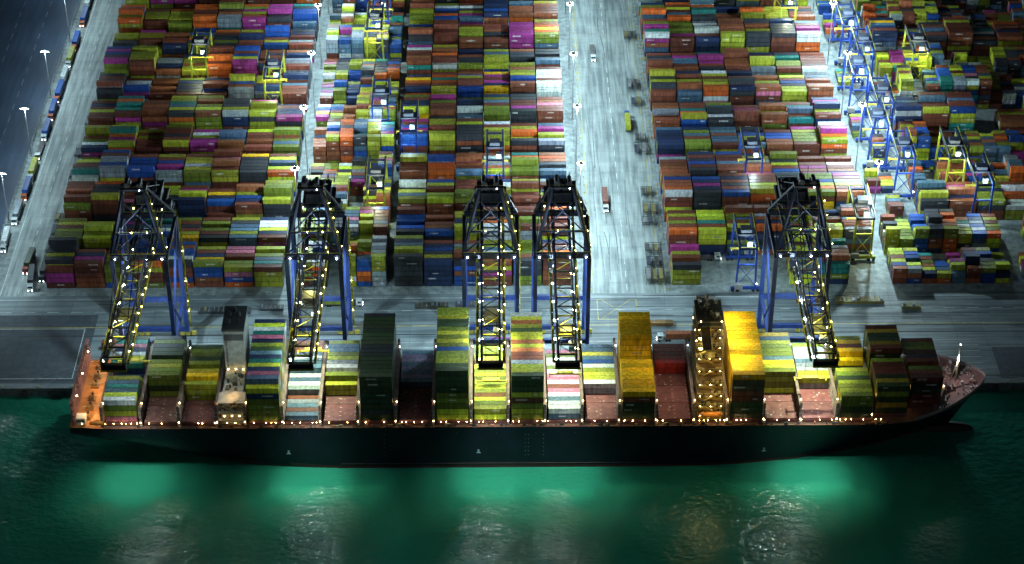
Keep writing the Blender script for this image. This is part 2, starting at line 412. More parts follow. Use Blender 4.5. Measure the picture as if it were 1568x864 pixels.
def sts(cx, ty, drop, lit=1.0):
    e=empty('ship_to_shore_crane',(cx,0,0))
    for k,v in STSP.items():
        if k not in STSM: o=v.obj(k,e); STSM[k]=o.data
        else:
            o=bpy.data.objects.new(k,STSM[k]); S.collection.objects.link(o); o.parent=e
        if k=='trolley': o.location=(0,ty,57)
    mb=MB(); zt=55.2; zs=drop
    for sx in (-2.5,2.5):
        for sy in (-1,1): mb.beam((sx*.6,ty+sy,zt),(sx,ty+sy*.8,zs+1.4),.09,.09,(.1,.1,.1))
    mb.box(-3.2,3.2,ty-.9,ty+.9,zs+.6,zs+1.4,(.6,.5,.06)); mb.box(-6.1,6.1,ty-.3,ty+.3,zs+.1,zs+.6,(.6,.5,.06))
    for s in (-5.9,5.9): mb.box(s-.25,s+.25,ty-1.2,ty+1.2,zs-.1,zs+.35,(.6,.5,.06))
    mb.obj('spreader',e)
    lamp('boom_tip_floodlight','SPOT',(0,-53,56.2),170000*lit,(.88,1,.95),e,.7,36)
    lamp('boom_tip_wide_floodlight','SPOT',(0,-57,56.2),75000*lit,(.82,1,.93),e,.7,60)
    lamp('boom_floodlight','SPOT',(0,-26,56.4),185000*lit,GREENW,e,.7,84)
    lamp('portal_floodlight','SPOT',(0,20,56.4),150000*lit,COOL,e,.7,125)
    lamp('portal_lamp','POINT',(0,20,16.5),9000,COOL,e,.5)
    lamp('boom_work_lamp','POINT',(0,-14,60.2),3600,(1,.95,.3),e,.4); lamp('boom_work_lamp','POINT',(0,-42,60.2),3600,(1,.95,.3),e,.4)
    lamp('crossbeam_lamp','POINT',(0,2.5,74),6000,(.6,.8,1),e,.5)
for cx,ty,dr,l in ((-139,-28,34,.85),(-71,-18,31,1),(-2,-30,25,1.15),(26,-40,36,.95),(120,-36,30,1.1)): sts(cx,ty,dr,l)

# ------------------------------------------------------------------ RTG yard cranes
def build_rtg(cl,ct):
    mb=MB()
    for x in (-4.2,4.2):
        for y in (-5.2,18.6):
            mb.beam((x,y,2.2),(x*.85,y,22),.8,.8,cl)
        mb.beam((x*.85,-6.5,22.6),(x*.85,20,22.6),.9,1.5,ct)
        mb.box(x*.85-.7 if x<0 else x*.85+.5,x*.85-.5 if x<0 else x*.85+.7,-6,19.5,24.2,24.3,YW)
    for y in (-5.2,18.6):
        mb.box(-6.3,6.3,y-.5,y+.5,1.4,2.6,cl)
        mb.beam((-3.9,y,14),(3.9,y,14),.5,.6,cl); mb.beam((-3.6,y,22),(3.6,y,22),.6,.8,ct)
        mb.beam((-4.2,y,3),(3.9,y,14),.25,.25,cl); mb.beam((4.2,y,3),(-3.9,y,14),.25,.25,cl)
        for x in (-5.4,-3.4,3.4,5.4): mb.cyl((x,y-.3,.75),(x,y+.3,.75),.75,.75,10,(.03,.03,.03))
    mb.box(-4.8,-1.5,-7.6,-5.8,2.7,5.2,(.3,.3,.3)); mb.box(2,5.5,19.2,20.6,2.7,4.6,(.4,.4,.38))
    ty=5
    mb.box(-3.9,3.9,ty-2.6,ty+2.6,23.5,24.4,DRK); mb.box(-2.4,2.2,ty-2,ty+2,24.4,26.2,(.04,.05,.08)); mb.box(.4,2.6,ty-4.6,ty-2.7,19.3,21.8,(.25,.3,.3))
    for s in (-2.6,2.6): mb.beam((s*.6,ty,23.5),(s,ty,15.8),.1,.1,DRK)
    mb.box(-6.1,6.1,ty-.4,ty+.4,15.2,15.8,(.5,.4,.05)); 
    for s in (-5.9,5.9): mb.box(s-.2,s+.2,ty-1.2,ty+1.2,15,15.4,(.5,.4,.05))
    for x in (-3.6,3.6):
        for y in (-4,7,17): mb.box(x-.2,x+.2,y-.2,y+.2,21.45,21.7,WH,LW_ if y==7 else LG_)
    for x in (-4.6,4.6): mb.box(x-.17,x+.17,-6.1,-5.8,4.4,4.7,WH,LWS_)
    return mb
rm=[build_rtg((.38,.42,.03),(.015,.03,.07)).obj('yard_gantry_frame'), build_rtg((.02,.06,.30),(.015,.035,.14)).obj('yard_gantry_frame')]
used=[False,False]
def rtg(x,k,kind=0,power=6000,rowoff=0):
    Y0=Y00+k*PITCH+(-.9 if k%2 else .9)
    e=empty('rubber_tyred_yard_crane',(x,Y0+rowoff,0))
    if not used[kind]: o=rm[kind]; used[kind]=True
    else: o=bpy.data.objects.new('yard_gantry_frame',rm[kind].data); S.collection.objects.link(o)
    o.parent=e
    if power: lamp('gantry_lamp','POINT',(0,-4.5,20.5),power,(.9,1,.7) if kind==0 else COOL,e,.4)
for x,k,kd in ((-145,7,0),(-107,6,0),(-54,5,1),(-40,4,1),(-53,2,0),(0,3,1),(117,3,1),(107,0,1),(160,1,0),(209,3,0),(217,2,1),(178,8,1),(209,7,0),(184,5,1),(178,4,1),(176,6,1),(-60,8,0),(150,9,0),(182,7,1),(-58,9,1),(186,3,1)):
    rtg(x,k,kd,10500)

# ------------------------------------------------------------------ trucks
def truck_mesh(cab, cont):
    mb=MB()
    mb.box(-1.2,1.2,-3.0,-.6,.9,3.1,cab); mb.box(-1.1,1.1,-3.3,-3.0,.7,1.9,cab); mb.box(-1.0,1.0,-3.04,-3.003,2.0,2.9,(.03,.05,.06))
    for s in (-1,1): mb.box(s*1.203-.01,s*1.203+.01,-2.7,-1.4,1.9,2.8,(.03,.05,.06))
    mb.box(-.5,.5,-.6,13,.9,1.25,(.06,.06,.06)); mb.box(-1.2,1.2,.2,13,1.25,1.4,(.1,.1,.1))
    for y in (-2.2,.8,2.0,10.2,11.4):
        for s in (-1,1): mb.cyl((s*.8,y,.5),(s*1.2,y,.5),.5,.5,10,(.02,.02,.02))
    for s in (-.8,.8): mb.box(s-.15,s+.15,-3.4,-3.31,.9,1.15,WH,LWS_)
    if cont:
        mb.box(-1.22,1.22,.5,12.7,1.42,4.0,cont,C_)
    return mb
trk={}
def truck(x,y,rot,cab,cont):
    e=empty('container_truck',(x,y,0)); e.rotation_euler=(0,0,rot)
    key=(cab,cont)
    if key not in trk: trk[key]=truck_mesh(cab,cont).obj('cab_chassis_and_load',e).data
    else:
        o=bpy.data.objects.new('cab_chassis_and_load',trk[key]); S.collection.objects.link(o); o.parent=e
y=142
cols=[(BL,None),(WH,BL),(WH,None),(BL,WH),(OR,BL),(WH,OL)]
while y<330:
    c=cols[R.randint(0,5)]; truck(-215.3+R.uniform(-.3,.3),y,0,c[0],c[1]); y+=R.choice([16.5,17,19,26])
for a in ((-217,100,.05,WH,WH),(-216,122,0,WH,GR),(-204,83,-.05,RD,DKG),(-200,70,.1,WH,DG),(-196,77,0,DG,DG)): truck(*a)
for a in ((-150,26,math.pi/2,WH,BR),(-118,22,math.pi/2,BL,WH),(-84,26,math.pi/2,WH,None),(-44,14,math.pi/2,OR,OL),(10,26,math.pi/2,WH,MG),(70,30,-math.pi/2,WH,BR2),(-60,56,math.pi/2,WH,OL2),(50,130,0,WH,BR),(64,210,math.pi,BL,OL),(50,270,0,WH,None),(94,20,-math.pi/2,RD,OR),(168,19,math.pi/2,WH,GR)): truck(*a)
for k in range(1,11):
    for x in (-170,-110,-20,20,100,200):
        if R.random()<.45: truck(x+R.uniform(-12,12),Y00+k*PITCH-4.6,math.pi/2,R.choice([WH,BL,OR]),R.choice([None,BR,OL,BL,WH]))

# ------------------------------------------------------------------ racks beside the roads, hatch covers on the apron
def rack(x,y,w,d,h):
    mb=MB(); c=(.06,.07,.08)
    nx=max(2,int(w/2.5)); ny=max(2,int(d/2.5))
    for i in range(nx+1):
        for j in (0,ny): mb.beam((i*w/nx,j*d/ny,0),(i*w/nx,j*d/ny,h*R.uniform(.6,1)),.18,.18,c)
    for z in (h*.3,h*.6):
        mb.box(0,w,-.1,.1,z,z+.18,c); mb.box(0,w,d-.1,d+.1,z,z+.18,c)
        for i in range(nx+1): mb.beam((i*w/nx,0,z),(i*w/nx,d,z),.16,.16,c)
    for i in range(nx): mb.box(i*w/nx+.3,i*w/nx+1.8,.5,d-.5,h*.3+.2,h*.3+R.uniform(.6,1.8),R.choice([(.06,.06,.06),(.04,.05,.08),(.2,.17,.06),(.2,.2,.2)]))
    o=mb.obj('lashing_equipment_rack'); o.location=(x,y,0)
for x,y,w,d,h in ((66,116,6,5,3),(67,124,7,8,4),(66,176,7,8,4),(67,188,5,5,3),(66,238,6,8,3),(65,70,8,9,5),(66,82,7,8,4),(66,93,7,6,4),(67,290,6,6,3),(67,140,5,6,3),(67,222,5,6,3),(-197.8,108,4,8,4),(-197.6,156,3,7,3),(-197.6,205,3,7,3),(-197.6,250,3,5,3),(-198,120,3,6,3),(-198,176,3,6,3),(-198,96,3,6,3)):
    rack(x,y,w,d,h)
def flatpile(x,y,w,d,c):
    mb=MB()
    for i in range(2): mb.box(R.uniform(-.4,.4),w+R.uniform(-.4,.4),0,d,i*.75+.1,i*.75+.65,c)
    for i in range(int(w/2)):
        mb.box(i*2+.5,i*2+.7,-.1,d+.1,1.45,1.7,(.2,.2,.19))
        if R.random()<.4: mb.box(i*2+.8,i*2+R.uniform(1,2),R.uniform(.2,1),d-1,1.42,R.uniform(1.6,2.4),R.choice([(.3,.28,.1),(.1,.1,.1),(.15,.2,.25)]))
    o=mb.obj('hatch_cover_pile'); o.location=(x,y,0)
for a in ((-126,50,22,3.5,(.05,.06,.07)),(-100,52,10,3,(.05,.06,.07)),(-34,53,14,3,(.06,.06,.05)),(-17,54,8,3,(.08,.08,.1)),(145,55,20,3.5,(.20,.17,.05)),(128,56,10,4,(.2,.08,.04)),(62,40,12,2.5,(.25,.14,.05)),(172,51,8,3,(.25,.25,.1))): flatpile(*a)
mb=MB()
y=64.0
while y<420:
    mb.box(-220.3,-220.1,y-.08,y+.08,0,2.6,(.3,.3,.3)); y+=4
for z in (.9,1.7,2.5): mb.box(-220.24,-220.16,64,420,z,z+.06,(.3,.32,.33))
mb.obj('perimeter_fence')
mb=MB()
for y in range(66,400,7):
    for xx in (41,74.2): mb.box(xx-.15,xx+.15,y-.15,y+.15,0,1.1,(.7,.55,.05))
mb.obj('yellow_bollards')

# ------------------------------------------------------------------ container ship
ship=empty('container_ship',(0,0,0)); CY=-24.0; HB=22.5
def interp(x,pts):
    if x<=pts[0][0]: return pts[0][1]
    for (a,fa),(b2,fb) in zip(pts,pts[1:]):
        if x<=b2:
            t=(x-a)/(b2-a)
            return fa+(fb-fa)*t
    return pts[-1][1]
bd=lambda x: interp(x,[(-163,21.3),(-150,22.3),(-135,HB),(140,HB),(152,22.1),(160,21.2),(167,19.4),(173,17),(178,14),(183,10),(187,6),(189.5,2.6),(190.5,0)])
bw=lambda x: interp(x,[(-120,HB),(60,HB),(80,22),(95,21.1),(115,18.3),(135,13.5),(150,9),(165,4.6),(178,1.5),(190.5,0)])
zd=lambda x: interp(x,[(-163,16),(150,16),(160,16.8),(172,19),(190.5,21.5)])
def zb(x):
    t=max(0,min(1,(-60-x)/103.0)); return -8+ (9.0+8)*(t**1.45)
xs=[-163,-160,-155,-150,-142,-135,-126,-118,-110,-100,-90,-80,-70,-60]+list(range(-40,71,20))+[80,90,95,105,115,125,135,142,150,156,160,164,168,172,176,180,183,185,187,188.5,189.6,190.5]
NZ=14; hb=MB(); NAVY=(.006,.009,.020); RED=(.08,.022,.022)
grid={}
for side in (-1,1):
    for i,x in enumerate(xs):
        for k in range(NZ+1):
            t=k/NZ; z=zb(x)+(zd(x)-zb(x))*t
            tw=max(0,min(1,(z+4)/(zd(x)+4)))
            hw=bw(x)+(bd(x)-bw(x))*tw**1.25
            fade=max(0,min(1,(-60-x)/80.0))
            if x<-60: hw=bd(x)*(1-(1-t)**3*.30*fade)
            rk=max(0,(x-150)/40.5)*13*(1-tw)
            grid[side,i,k]=len(hb.v); hb.v.append((x-rk,CY+side*hw,z))
def hcol(z): return RED if z<-2.6 else ((.10,.05,.055) if z<-2.1 else NAVY)
for side in (-1,1):
    for i in range(len(xs)-1):
        for k in range(NZ):
            a,b2,c,d=grid[side,i,k],grid[side,i+1,k],grid[side,i+1,k+1],grid[side,i,k+1]
            zc=sum(hb.v[j][2] for j in (a,b2,c,d))/4
            hb.quadface([a,b2,c,d] if side<0 else [d,c,b2,a],hcol(zc),H_)
for k in range(NZ): hb.quadface([grid[-1,0,k+1],grid[1,0,k+1],grid[1,0,k],grid[-1,0,k]][::-1],NAVY,H_)
for i in range(len(xs)-1): hb.quadface([grid[-1,i,0],grid[1,i,0],grid[1,i+1,0],grid[-1,i+1,0]],RED,H_)
for x in (-80,-7,103):
    hb.box(x-.35,x+.35,CY-HB-.05,CY-HB-.01,3.7,5,(.4,.5,.6),P_)
    hb.box(x-.8,x+.8,CY-HB-.05,CY-HB-.01,3.2,3.6,(.4,.5,.6),P_)
for x in range(-150,150,15): hb.box(x-.12,x+.12,CY-HB-.04,CY-HB-.01,12.8,13.2,(.1,.12,.16),P_)
hb.box(-60,60,CY-HB-.06,CY-HB-.01,-1.9,-1.75,(.22,.12,.13),P_)
for x in (11,12.2,18,-43): 
    for z in range(2,13,2): hb.box(x-.15,x+.15,CY-HB-.04,CY-HB-.01,z,z+.35,(.2,.22,.26),P_)
ho=hb.obj('hull',ship)
dk=MB(); DECK=(.11,.05,.032)
def deckquad(xa,xb,f,z0,z1,inset,col):
    n=len(dk.v); ya,yb=max(.05,f(xa)-inset),max(.05,f(xb)-inset)
    dk.v+=[(xa,CY-ya,z0),(xb,CY-yb,z1),(xb,CY+yb,z1),(xa,CY+ya,z0)]; dk.quadface([n,n+1,n+2,n+3],col,P_)
for i in range(len(xs)-1):
    col=DECK if xs[i]<168 else (.20,.12,.12)
    if xs[i]<-151: col=(.42,.17,.05)
    deckquad(xs[i],xs[i+1],bd,zd(xs[i])-.05,zd(xs[i+1])-.05,.05,col)
for i in range(len(xs)-1):
    if xs[i]>=160:
        for s in (-1,1):
            a=(xs[i],CY+s*bd(xs[i]),zd(xs[i])+.6); b2=(xs[i+1],CY+s*bd(xs[i+1]),zd(xs[i+1])+.6)
            dk.beam(a,b2,.25,1.4,(.32,.27,.27))
for s in (-1,1):
    for z in (16.6,17.1): dk.box(-162,159,CY+s*(HB-.1)-.03,CY+s*(HB-.1)+.03,z,z+.06,(.08,.08,.08))
    x=-162
    while x<159: dk.box(x-.04,x+.04,CY+s*(HB-.1)-.02,CY+s*(HB-.1)+.02,16,17.15,(.08,.08,.08)); x+=3
for i in range(110):
    x=R.uniform(-150,150); w_=R.uniform(.15,.8); dk.box(x-w_,x+w_,-45.9,-45.5,15.96,R.uniform(16.3,17.2),R.choice([(.03,.03,.03),(.3,.25,.15),(.3,.1,.05),(.05,.05,.05),(.02,.02,.02)]))
dk.obj('deck',ship)
st=MB(); PINK=(.28,.12,.10)
for i in range(18):
    y=CY-20.4+i*2.4
    st.box(-161.8,-161.3,y-.15,y+.15,16,27,PINK)
    if i<17:
        st.beam((-161.5,y,16.5),(-161.5,y+2.4,21),.15,.15,PINK); st.beam((-161.5,y+2.4,21),(-161.5,y,25.5),.15,.15,PINK)
for z in (18.5,21,23.5,27): st.box(-162,-160.6,CY-20.6,CY+20.6,z-.12,z,PINK)
for y in (-40,-34,-28,-20,-14,-8):
    st.box(-158.5,-155.5,y-1.2,y+1.2,16,16.6,(.25,.13,.06)); st.cyl((-158,y,17.3),(-156,y,17.3),.8,.8,10,(.2,.12,.05))
    st.cyl((-153,y+2,16),(-153,y+2,17),.35,.35,8,(.1,.08,.05)); st.cyl((-152,y+2,16),(-152,y+2,17),.35,.35,8,(.1,.08,.05))
    st.box(-157.5,-156.8,y+2.6,y+3.6,16,17.2,(.08,.07,.06)); st.beam((-160,y+1,16.3),(-152.5,y+2.4,16.3),.14,.14,(.5,.45,.35))
st.box(-160.5,-157,-44,-40.5,16,19.2,(.6,.62,.62)); st.box(-160.3,-157.2,-44.05,-44.003,17.4,18.6,(.05,.1,.12))
st.box(-154,-151,-43,-39,16,17.6,(.4,.2,.08)); st.cyl((-155,-45.4,18.2),(-150,-45.4,18.2),.9,.6,8,(.8,.3,.05))
for yy in (-38,-24,-10): st.box(-160.4,-160.1,yy,yy+.3,25.4,25.7,WH,LY_)
st.obj('stern_mooring_gear',ship)
for y in (-40,-24,-8): lamp('stern_lamp','POINT',(-155,y,21.5),2600,WARM,ship,.3)

# hatch covers, lashing bridges, cargo
HC=(.21,.08,.08)
P_mix=[OL,OL2,WH,GR,BG,DB,YG,TE,DKG,PK]; P_ol=[OL2,OL,DKG,OL2,DG]; P_ye=[YE,YE,(.6,.45,.03),OL]
P_pw=[WH,PK,BR2,GR,BR,WH,BG]; P_gb=[OL2,OL,OL,BG,GR]; P_dg=[DKG,(.03,.045,.03),DG,DKG,DKG,(.05,.06,.03)]; P_bg=[BG,GR,(.2,.17,.28),BL]
P_o2=[OL,OL2,YG,DKG,OL2,BR,OL,OL2,BL]; P_gbr=[OL,YG,BR2,BR,OL2,YG]; P_11=[OL,OL2,BR2,OL,BR,GR,DKG]; P_12=[DB,BR,PK,OL2,WH,BG]
P_13=[YE,OL,BL,WH,(.5,.45,.05),BG]; P_14=[YE,(.75,.42,.01),YE,YE]; P_15=[RD,BR]; P_17=[YE,YE,YG,OL,OL2,BG]; P_18=[WH,GR,YG,BG,WH]
P_19=[OL,OL2,YE,DKG,BR]; P_20=[(.35,.25,.02),BR,DKG,OL2]; P_21=[DKG,BR,DG,OL2,(.3,.22,.02)]
bays=[(-149,[(0,6,4),(7,8,2),(9,15,4)],P_mix,0,15),(-134.3,[(6,15,4)],P_ol,0,15),(-119.8,[(5,15,3)],P_ye,0,15),
(-94.6,[(0,15,7)],P_mix,0,15),(-80.3,[(0,4,1),(5,8,2),(9,15,3)],P_pw,0,15),(-66,[(6,15,3)],P_gb,0,15),(-51.6,[(0,15,8)],P_dg,0,15),
(-37.2,[(8,15,1)],P_bg,0,15),(-22.8,[(0,15,9)],P_o2,0,15),(-8.5,[(0,15,2)],P_gbr,0,15),(5.7,[(0,15,8)],P_11,0,15),(19.8,[(0,6,2),(7,15,1)],P_12,0,15),
(33.9,[(6,15,2)],P_13,0,15),(48,[(0,7,5),(8,9,2),(10,15,8)],P_14,0,15),(62.1,[(11,15,2)],P_15,0,15),
(89.2,[(0,15,8)],P_14,0,15),(103.2,[(6,15,4)],P_17,0,15),(117.2,[(7,15,2)],P_18,0,15),(131.1,[(0,6,4),(7,9,1),(10,15,4)],P_19,0,15),
(145,[(1,7,5),(8,8,1),(9,14,6)],P_20,1,14),(158.6,[(3,12,5)],P_21,3,12)]
YR=lambda r: -44.6+r*2.57
cg=MB(); hc=MB(); lb=MB(); lm=MB()
GL=(.20,.14,.12)
for bi,(x0,segs,pal,ra,rb) in enumerate(bays):
    ya,yb=YR(ra),YR(rb)+2.5
    hc.box(x0-.2,x0+12.4,ya-.1,yb+.1,15.9,17.3,(.13,.055,.05))
    n=4; w=(yb-ya)/n
    for j in range(n):
        hc.box(x0,x0+12.2,ya+j*w+.12,ya+(j+1)*w-.12,17.3,17.95,jit(HC))
        for a_ in range(4):
            for xx in (x0+.3,x0+5.8,x0+6.2,x0+11.6):
                yy=ya+j*w+.5+a_*2.5; hc.box(xx,xx+.3,yy,yy+.25,17.953,18.02,(.55,.5,.45))
        for _ in range(6):
            xx=x0+R.uniform(.5,11.2); yy=ya+j*w+R.uniform(.5,w-1.3); hc.box(xx,xx+R.uniform(.2,.9),yy,yy+R.uniform(.2,.5),17.957,18.01,R.choice([WH,(.3,.2,.12),(.5,.45,.3)]))
    for r0,r1,T in segs:
        for r in range(r0,r1+1):
            t_=T
            if 2<T<8 and R.random()<.12: t_=T-1
            c=R.choice(pal); z=18.03
            if x0==-149 and r>8: c=R.choice([WH,YG,OL])
            for t in range(t_):
                if R.random()<.62: c=R.choice(pal)
                cc=jit(c)
                if x0 in (48,89.2) and r<2 and t<t_-1: cc=jit(R.choice([DKG,BR,(.06,.05,.03),DKG]))
                if x0==-119.8 and r>10: cc=jit(R.choice([DKG,OL2]))
                add_container(cg,x0,YR(r),z,12.2,2.6,cc, r==r0)
                z+=2.62
    for xb in ([x0-1.25] + ([x0+13.2] if bi in (2,14,20) else [])):
        top=24.6
        for r in range(ra,rb+2,2):
            y=YR(min(r,rb+1))-.08; lb.box(xb-.5,xb-.32,y-.14,y+.14,16,top,GL); lb.box(xb+.32,xb+.5,y-.14,y+.14,16,top,GL)
        for z in (18.6,21.4,24.2): lb.box(xb-.6,xb+.6,ya-.6,yb+.6,z,z+.12,GL); lb.box(xb-.62,xb-.56,ya-.6,yb+.6,z+1.0,z+1.08,(.3,.26,.2))
        for y in (ya-.7,yb+.7):
            lb.beam((xb,y,16),(xb,y,top+1.2),.9,.25,GL)
            for z in range(17,25,2): lb.box(xb-.5,xb+.5,y-.3,y-.2,z,z+.1,(.5,.45,.35))
        lm.box(xb-.12,xb+.12,ya-1.0,ya-.8,18.1,18.36,WH,LY_)
        lm.box(xb+.3,xb+.5,ya+3,ya+3.25,24.5,24.75,WH,LY_); lm.box(xb+.3,xb+.5,yb-3,yb-2.75,24.5,24.75,WH,LWS_)
x=-158
while x<150:
    s_=R.uniform(.06,.11); lm.box(x-s_,x+s_,-45.4,-45.2,17.6,17.76,WH,LY_); x+=R.choice([1.6,2.1,3.1,4.7,4.7,7])
hc.obj('hatch_covers',ship); cg.obj('cargo_containers',ship); lb.obj('lashing_bridges',ship); lm.obj('deck_lamps',ship)

# funnel casing
fn=MB(); FG=(.26,.29,.28)
fn.box(-105,-96.3,-43.5,-5,16,22,(.32,.31,.27)); fn.box(-104.5,-96.8,-38,-7,22,27,(.28,.27,.24))
fn.box(-104.6,-96.6,-24,-9.2,27,45.5,FG); fn.box(-104.9,-96.3,-24.3,-8.9,45.5,46.6,(.02,.024,.026))
for xx,yy in ((-102.5,-20),(-99,-20),(-102.5,-15),(-99,-15),(-100.8,-12)): fn.cyl((xx,yy,46.6),(xx,yy,48.4),.7,.6,10,(.03,.03,.03))
fn.box(-104.3,-96.9,-24.05,-24.004,41,44,(.04,.05,.06)); fn.box(-103.9,-103.2,-24.1,-24.004,27,41,(.12,.12,.12))
for z in range(28,41,2): fn.box(-104,-103.1,-24.3,-24.12,z,z+.1,(.3,.3,.28))
for z in (18.6,21.9,26.9):
    fn.box(-105.8,-95.6,-45,-43.5 if z<22 else -38,z,z+.15,(.4,.38,.32))
for i in range(4):
    fn.beam((-104.5+ (0 if i%2 else 7),-44.4,16+i*3),(-97.5-(0 if i%2 else 7),-44.4,19+i*3),.5,.2,(.45,.42,.3))
for i in range(40):
    xx=R.uniform(-104,-97.5); z=R.choice([22,27]); yy=R.uniform(-43,-39) if z==22 else R.uniform(-37,-25); s_=R.uniform(.3,.9)
    fn.box(xx-s_,xx+s_,yy-s_*.6,yy+s_*.6,z,z+R.uniform(.6,2.6),R.choice([(.2,.18,.12),(.08,.08,.07),(.35,.3,.18),(.15,.17,.17)]))
for z in (20.8,24.5,27.8):
    for xx in (-103.5,-100.6,-97.8): fn.box(xx-.12,xx+.12,-45.2 if z<22 else (-38.4 if z<27 else -25),-45.0 if z<22 else (-38.1 if z<27 else -24.8),z,z+.25,WH,LY_)
fn.obj('funnel_and_engine_casing',ship)
lamp('funnel_deck_lamp','POINT',(-100.6,-41,29.5),800,WARM,ship,.3)
lamp('funnel_flood','POINT',(-100.6,-34,36),1500,(.8,1,.95),ship,.3)

# bridge / accommodation
br=MB(); CR=(.32,.235,.07)
X0b,X1b=76.6,87.0
lev=[(-43.5,-4.5),(-42,-5.5),(-40,-6),(-37,-7),(-33,-8),(-29.5,-9),(-27,-10),(-25,-10),(-24,-10)]
z=16
for i,(ya,yb) in enumerate(lev):
    br.box(X0b+.8,X1b-.8,ya+1,yb-1,z,z+3.1,CR)
    br.box(X0b,X1b,ya-.6,yb+.6,z+3.1,z+3.3,(.16,.11,.045))
    for xx in (X0b+.05,X1b-.15): br.box(xx,xx+.1,ya-.5,yb+.5,z+4.2,z+4.3,(.4,.32,.12))
    br.box(X0b+.2,X1b-.2,ya-.55,ya-.45,z+4.2,z+4.3,(.4,.32,.12))
    xx=X0b+1.6
    while xx<X1b-1.6:
        br.box(xx,xx+.9,ya+.94,ya+.996,z+1.2,z+2.2,(.02,.02,.02) if R.random()<.7 else WH,P_ if R.random()<.88 else LG_); xx+=1.9
    for yy in [ya+2+j*2.6 for j in range(int((yb-ya-4)/2.6))]:
        br.box(X0b+.74,X0b+.796,yy,yy+1,z+1.2,z+2.2,(.03,.03,.03)); br.box(X1b-.796,X1b-.74,yy,yy+1,z+1.2,z+2.2,(.03,.03,.03))
    s=i%2; br.beam((X0b+2+(5 if s else 0),ya-.1,z),(X0b+2+(0 if s else 5),ya-.1,z+3.2),.6,.2,(.4,.32,.12))
    for _ in range(9):
        px=R.uniform(X0b+1,X1b-1.4); py=ya+R.uniform(-.3,1.5 if i==0 else .6); s_=R.uniform(.25,.6)
        br.box(px-s_,px+s_,py-.3,py+.3,z+3.3,z+3.3+R.uniform(.5,1.8),R.choice([(.06,.05,.03),(.3,.22,.08),(.04,.04,.04),(.4,.34,.2)]))
    for xx in (X0b+1.2,X1b-1.2,X0b+5.2):
        br.box(xx-.13,xx+.13,ya-.3,ya-.1,z+2.7,z+2.93,WH,LY_)
    z+=3.3
for s,(wa,wb) in enumerate(((-38,-24.6),(-9.4,-3))):
    br.box(X0b+1.5,X0b+5,wa,wb,z-.4,z,(.2,.15,.07)); br.box(X0b+1.4,X0b+1.5,wa,wb,z,z+1.1,(.4,.3,.12)); br.box(X0b+5,X0b+5.1,wa,wb,z,z+1.1,(.4,.3,.12))
br.box(X0b+.4,X1b-.4,-24,-10.5,z,z+3.2,(.20,.16,.08))
br.box(X0b+.34,X0b+.396,-23,-11.5,z+1.2,z+2.5,(.02,.03,.03)); br.box(X1b-.396,X1b-.34,-23,-11.5,z+1.2,z+2.5,(.02,.03,.03)); br.box(X0b+1,X1b-1,-24.06,-24.004,z+1.2,z+2.5,(.02,.03,.03))
br.box(X0b,X1b,-24.5,-10,z+3.2,z+3.5,(.07,.06,.04))
br.cyl((81,-17,z+3.5),(81,-17,z+11),.6,.3,8,(.2,.16,.1)); br.beam((81,-20.5,z+8),(81,-13.5,z+8),.3,.3,(.2,.16,.1)); br.beam((78.5,-17,z+9.6),(84,-17,z+9.6),.4,.3,(.4,.4,.35))
br.beam((79,-17,z+3.5),(81,-17,z+8),.2,.2,(.2,.16,.1)); br.beam((83,-17,z+3.5),(81,-17,z+8),.2,.2,(.2,.16,.1))
for xx,yy in ((84.4,-22),(78.6,-13),(85,-12.5)): br.cyl((xx,yy,z+3.5),(xx,yy,z+5),.5,.5,10,(.3,.25,.15)); br.cyl((xx,yy,z+5),(xx,yy,z+6),.8,.2,10,(.5,.45,.35))
for _ in range(22):
    px=R.uniform(X0b+1,X1b-1); py=R.uniform(-24,-11); br.box(px-.4,px+.4,py-.4,py+.4,z+3.5,z+3.5+R.uniform(.4,2),R.choice([(.1,.08,.05),(.3,.24,.12),(.05,.05,.04)]))
for yy in (-27,-20,-12): br.box(X0b-.1,X0b+.1,yy,yy+.3,z-4,z-3.7,WH,LY_)
for xx in (78,86): br.box(xx,xx+.25,-24.8,-24.55,z+3.5,z+3.75,WH,LY_)
br.cyl((X0b+2,-45.2,20.5),(X1b-2,-45.2,20.5),1.1,1.1,10,(.6,.2,.03)); br.cyl((X0b+.8,-45.2,20.6),(X0b+2,-45.2,20.5),.3,1.1,10,(.6,.2,.03)); br.cyl((X1b-2,-45.2,20.5),(X1b-.8,-45.2,20.6),1.1,.3,10,(.6,.2,.03))
br.obj('accommodation_block',ship)
for yy,zz in ((-45.5,25),(-42.5,31),(-37,38),(-31,46)): lamp('deck_house_lamp','POINT',(81.8,yy-3,zz),1000,(1,.80,.26),ship,.3)
for yy in (-36,-22,-10): lamp('deck_flood','SPOT',(88.3,yy,49),22000,(1,.93,.55),ship,.4,84,rot=(0,math.radians(-20),0))
lamp('deck_flood','SPOT',(76,-32,44),20000,(1,.85,.6),ship,.4,95,rot=(0,math.radians(32),0))

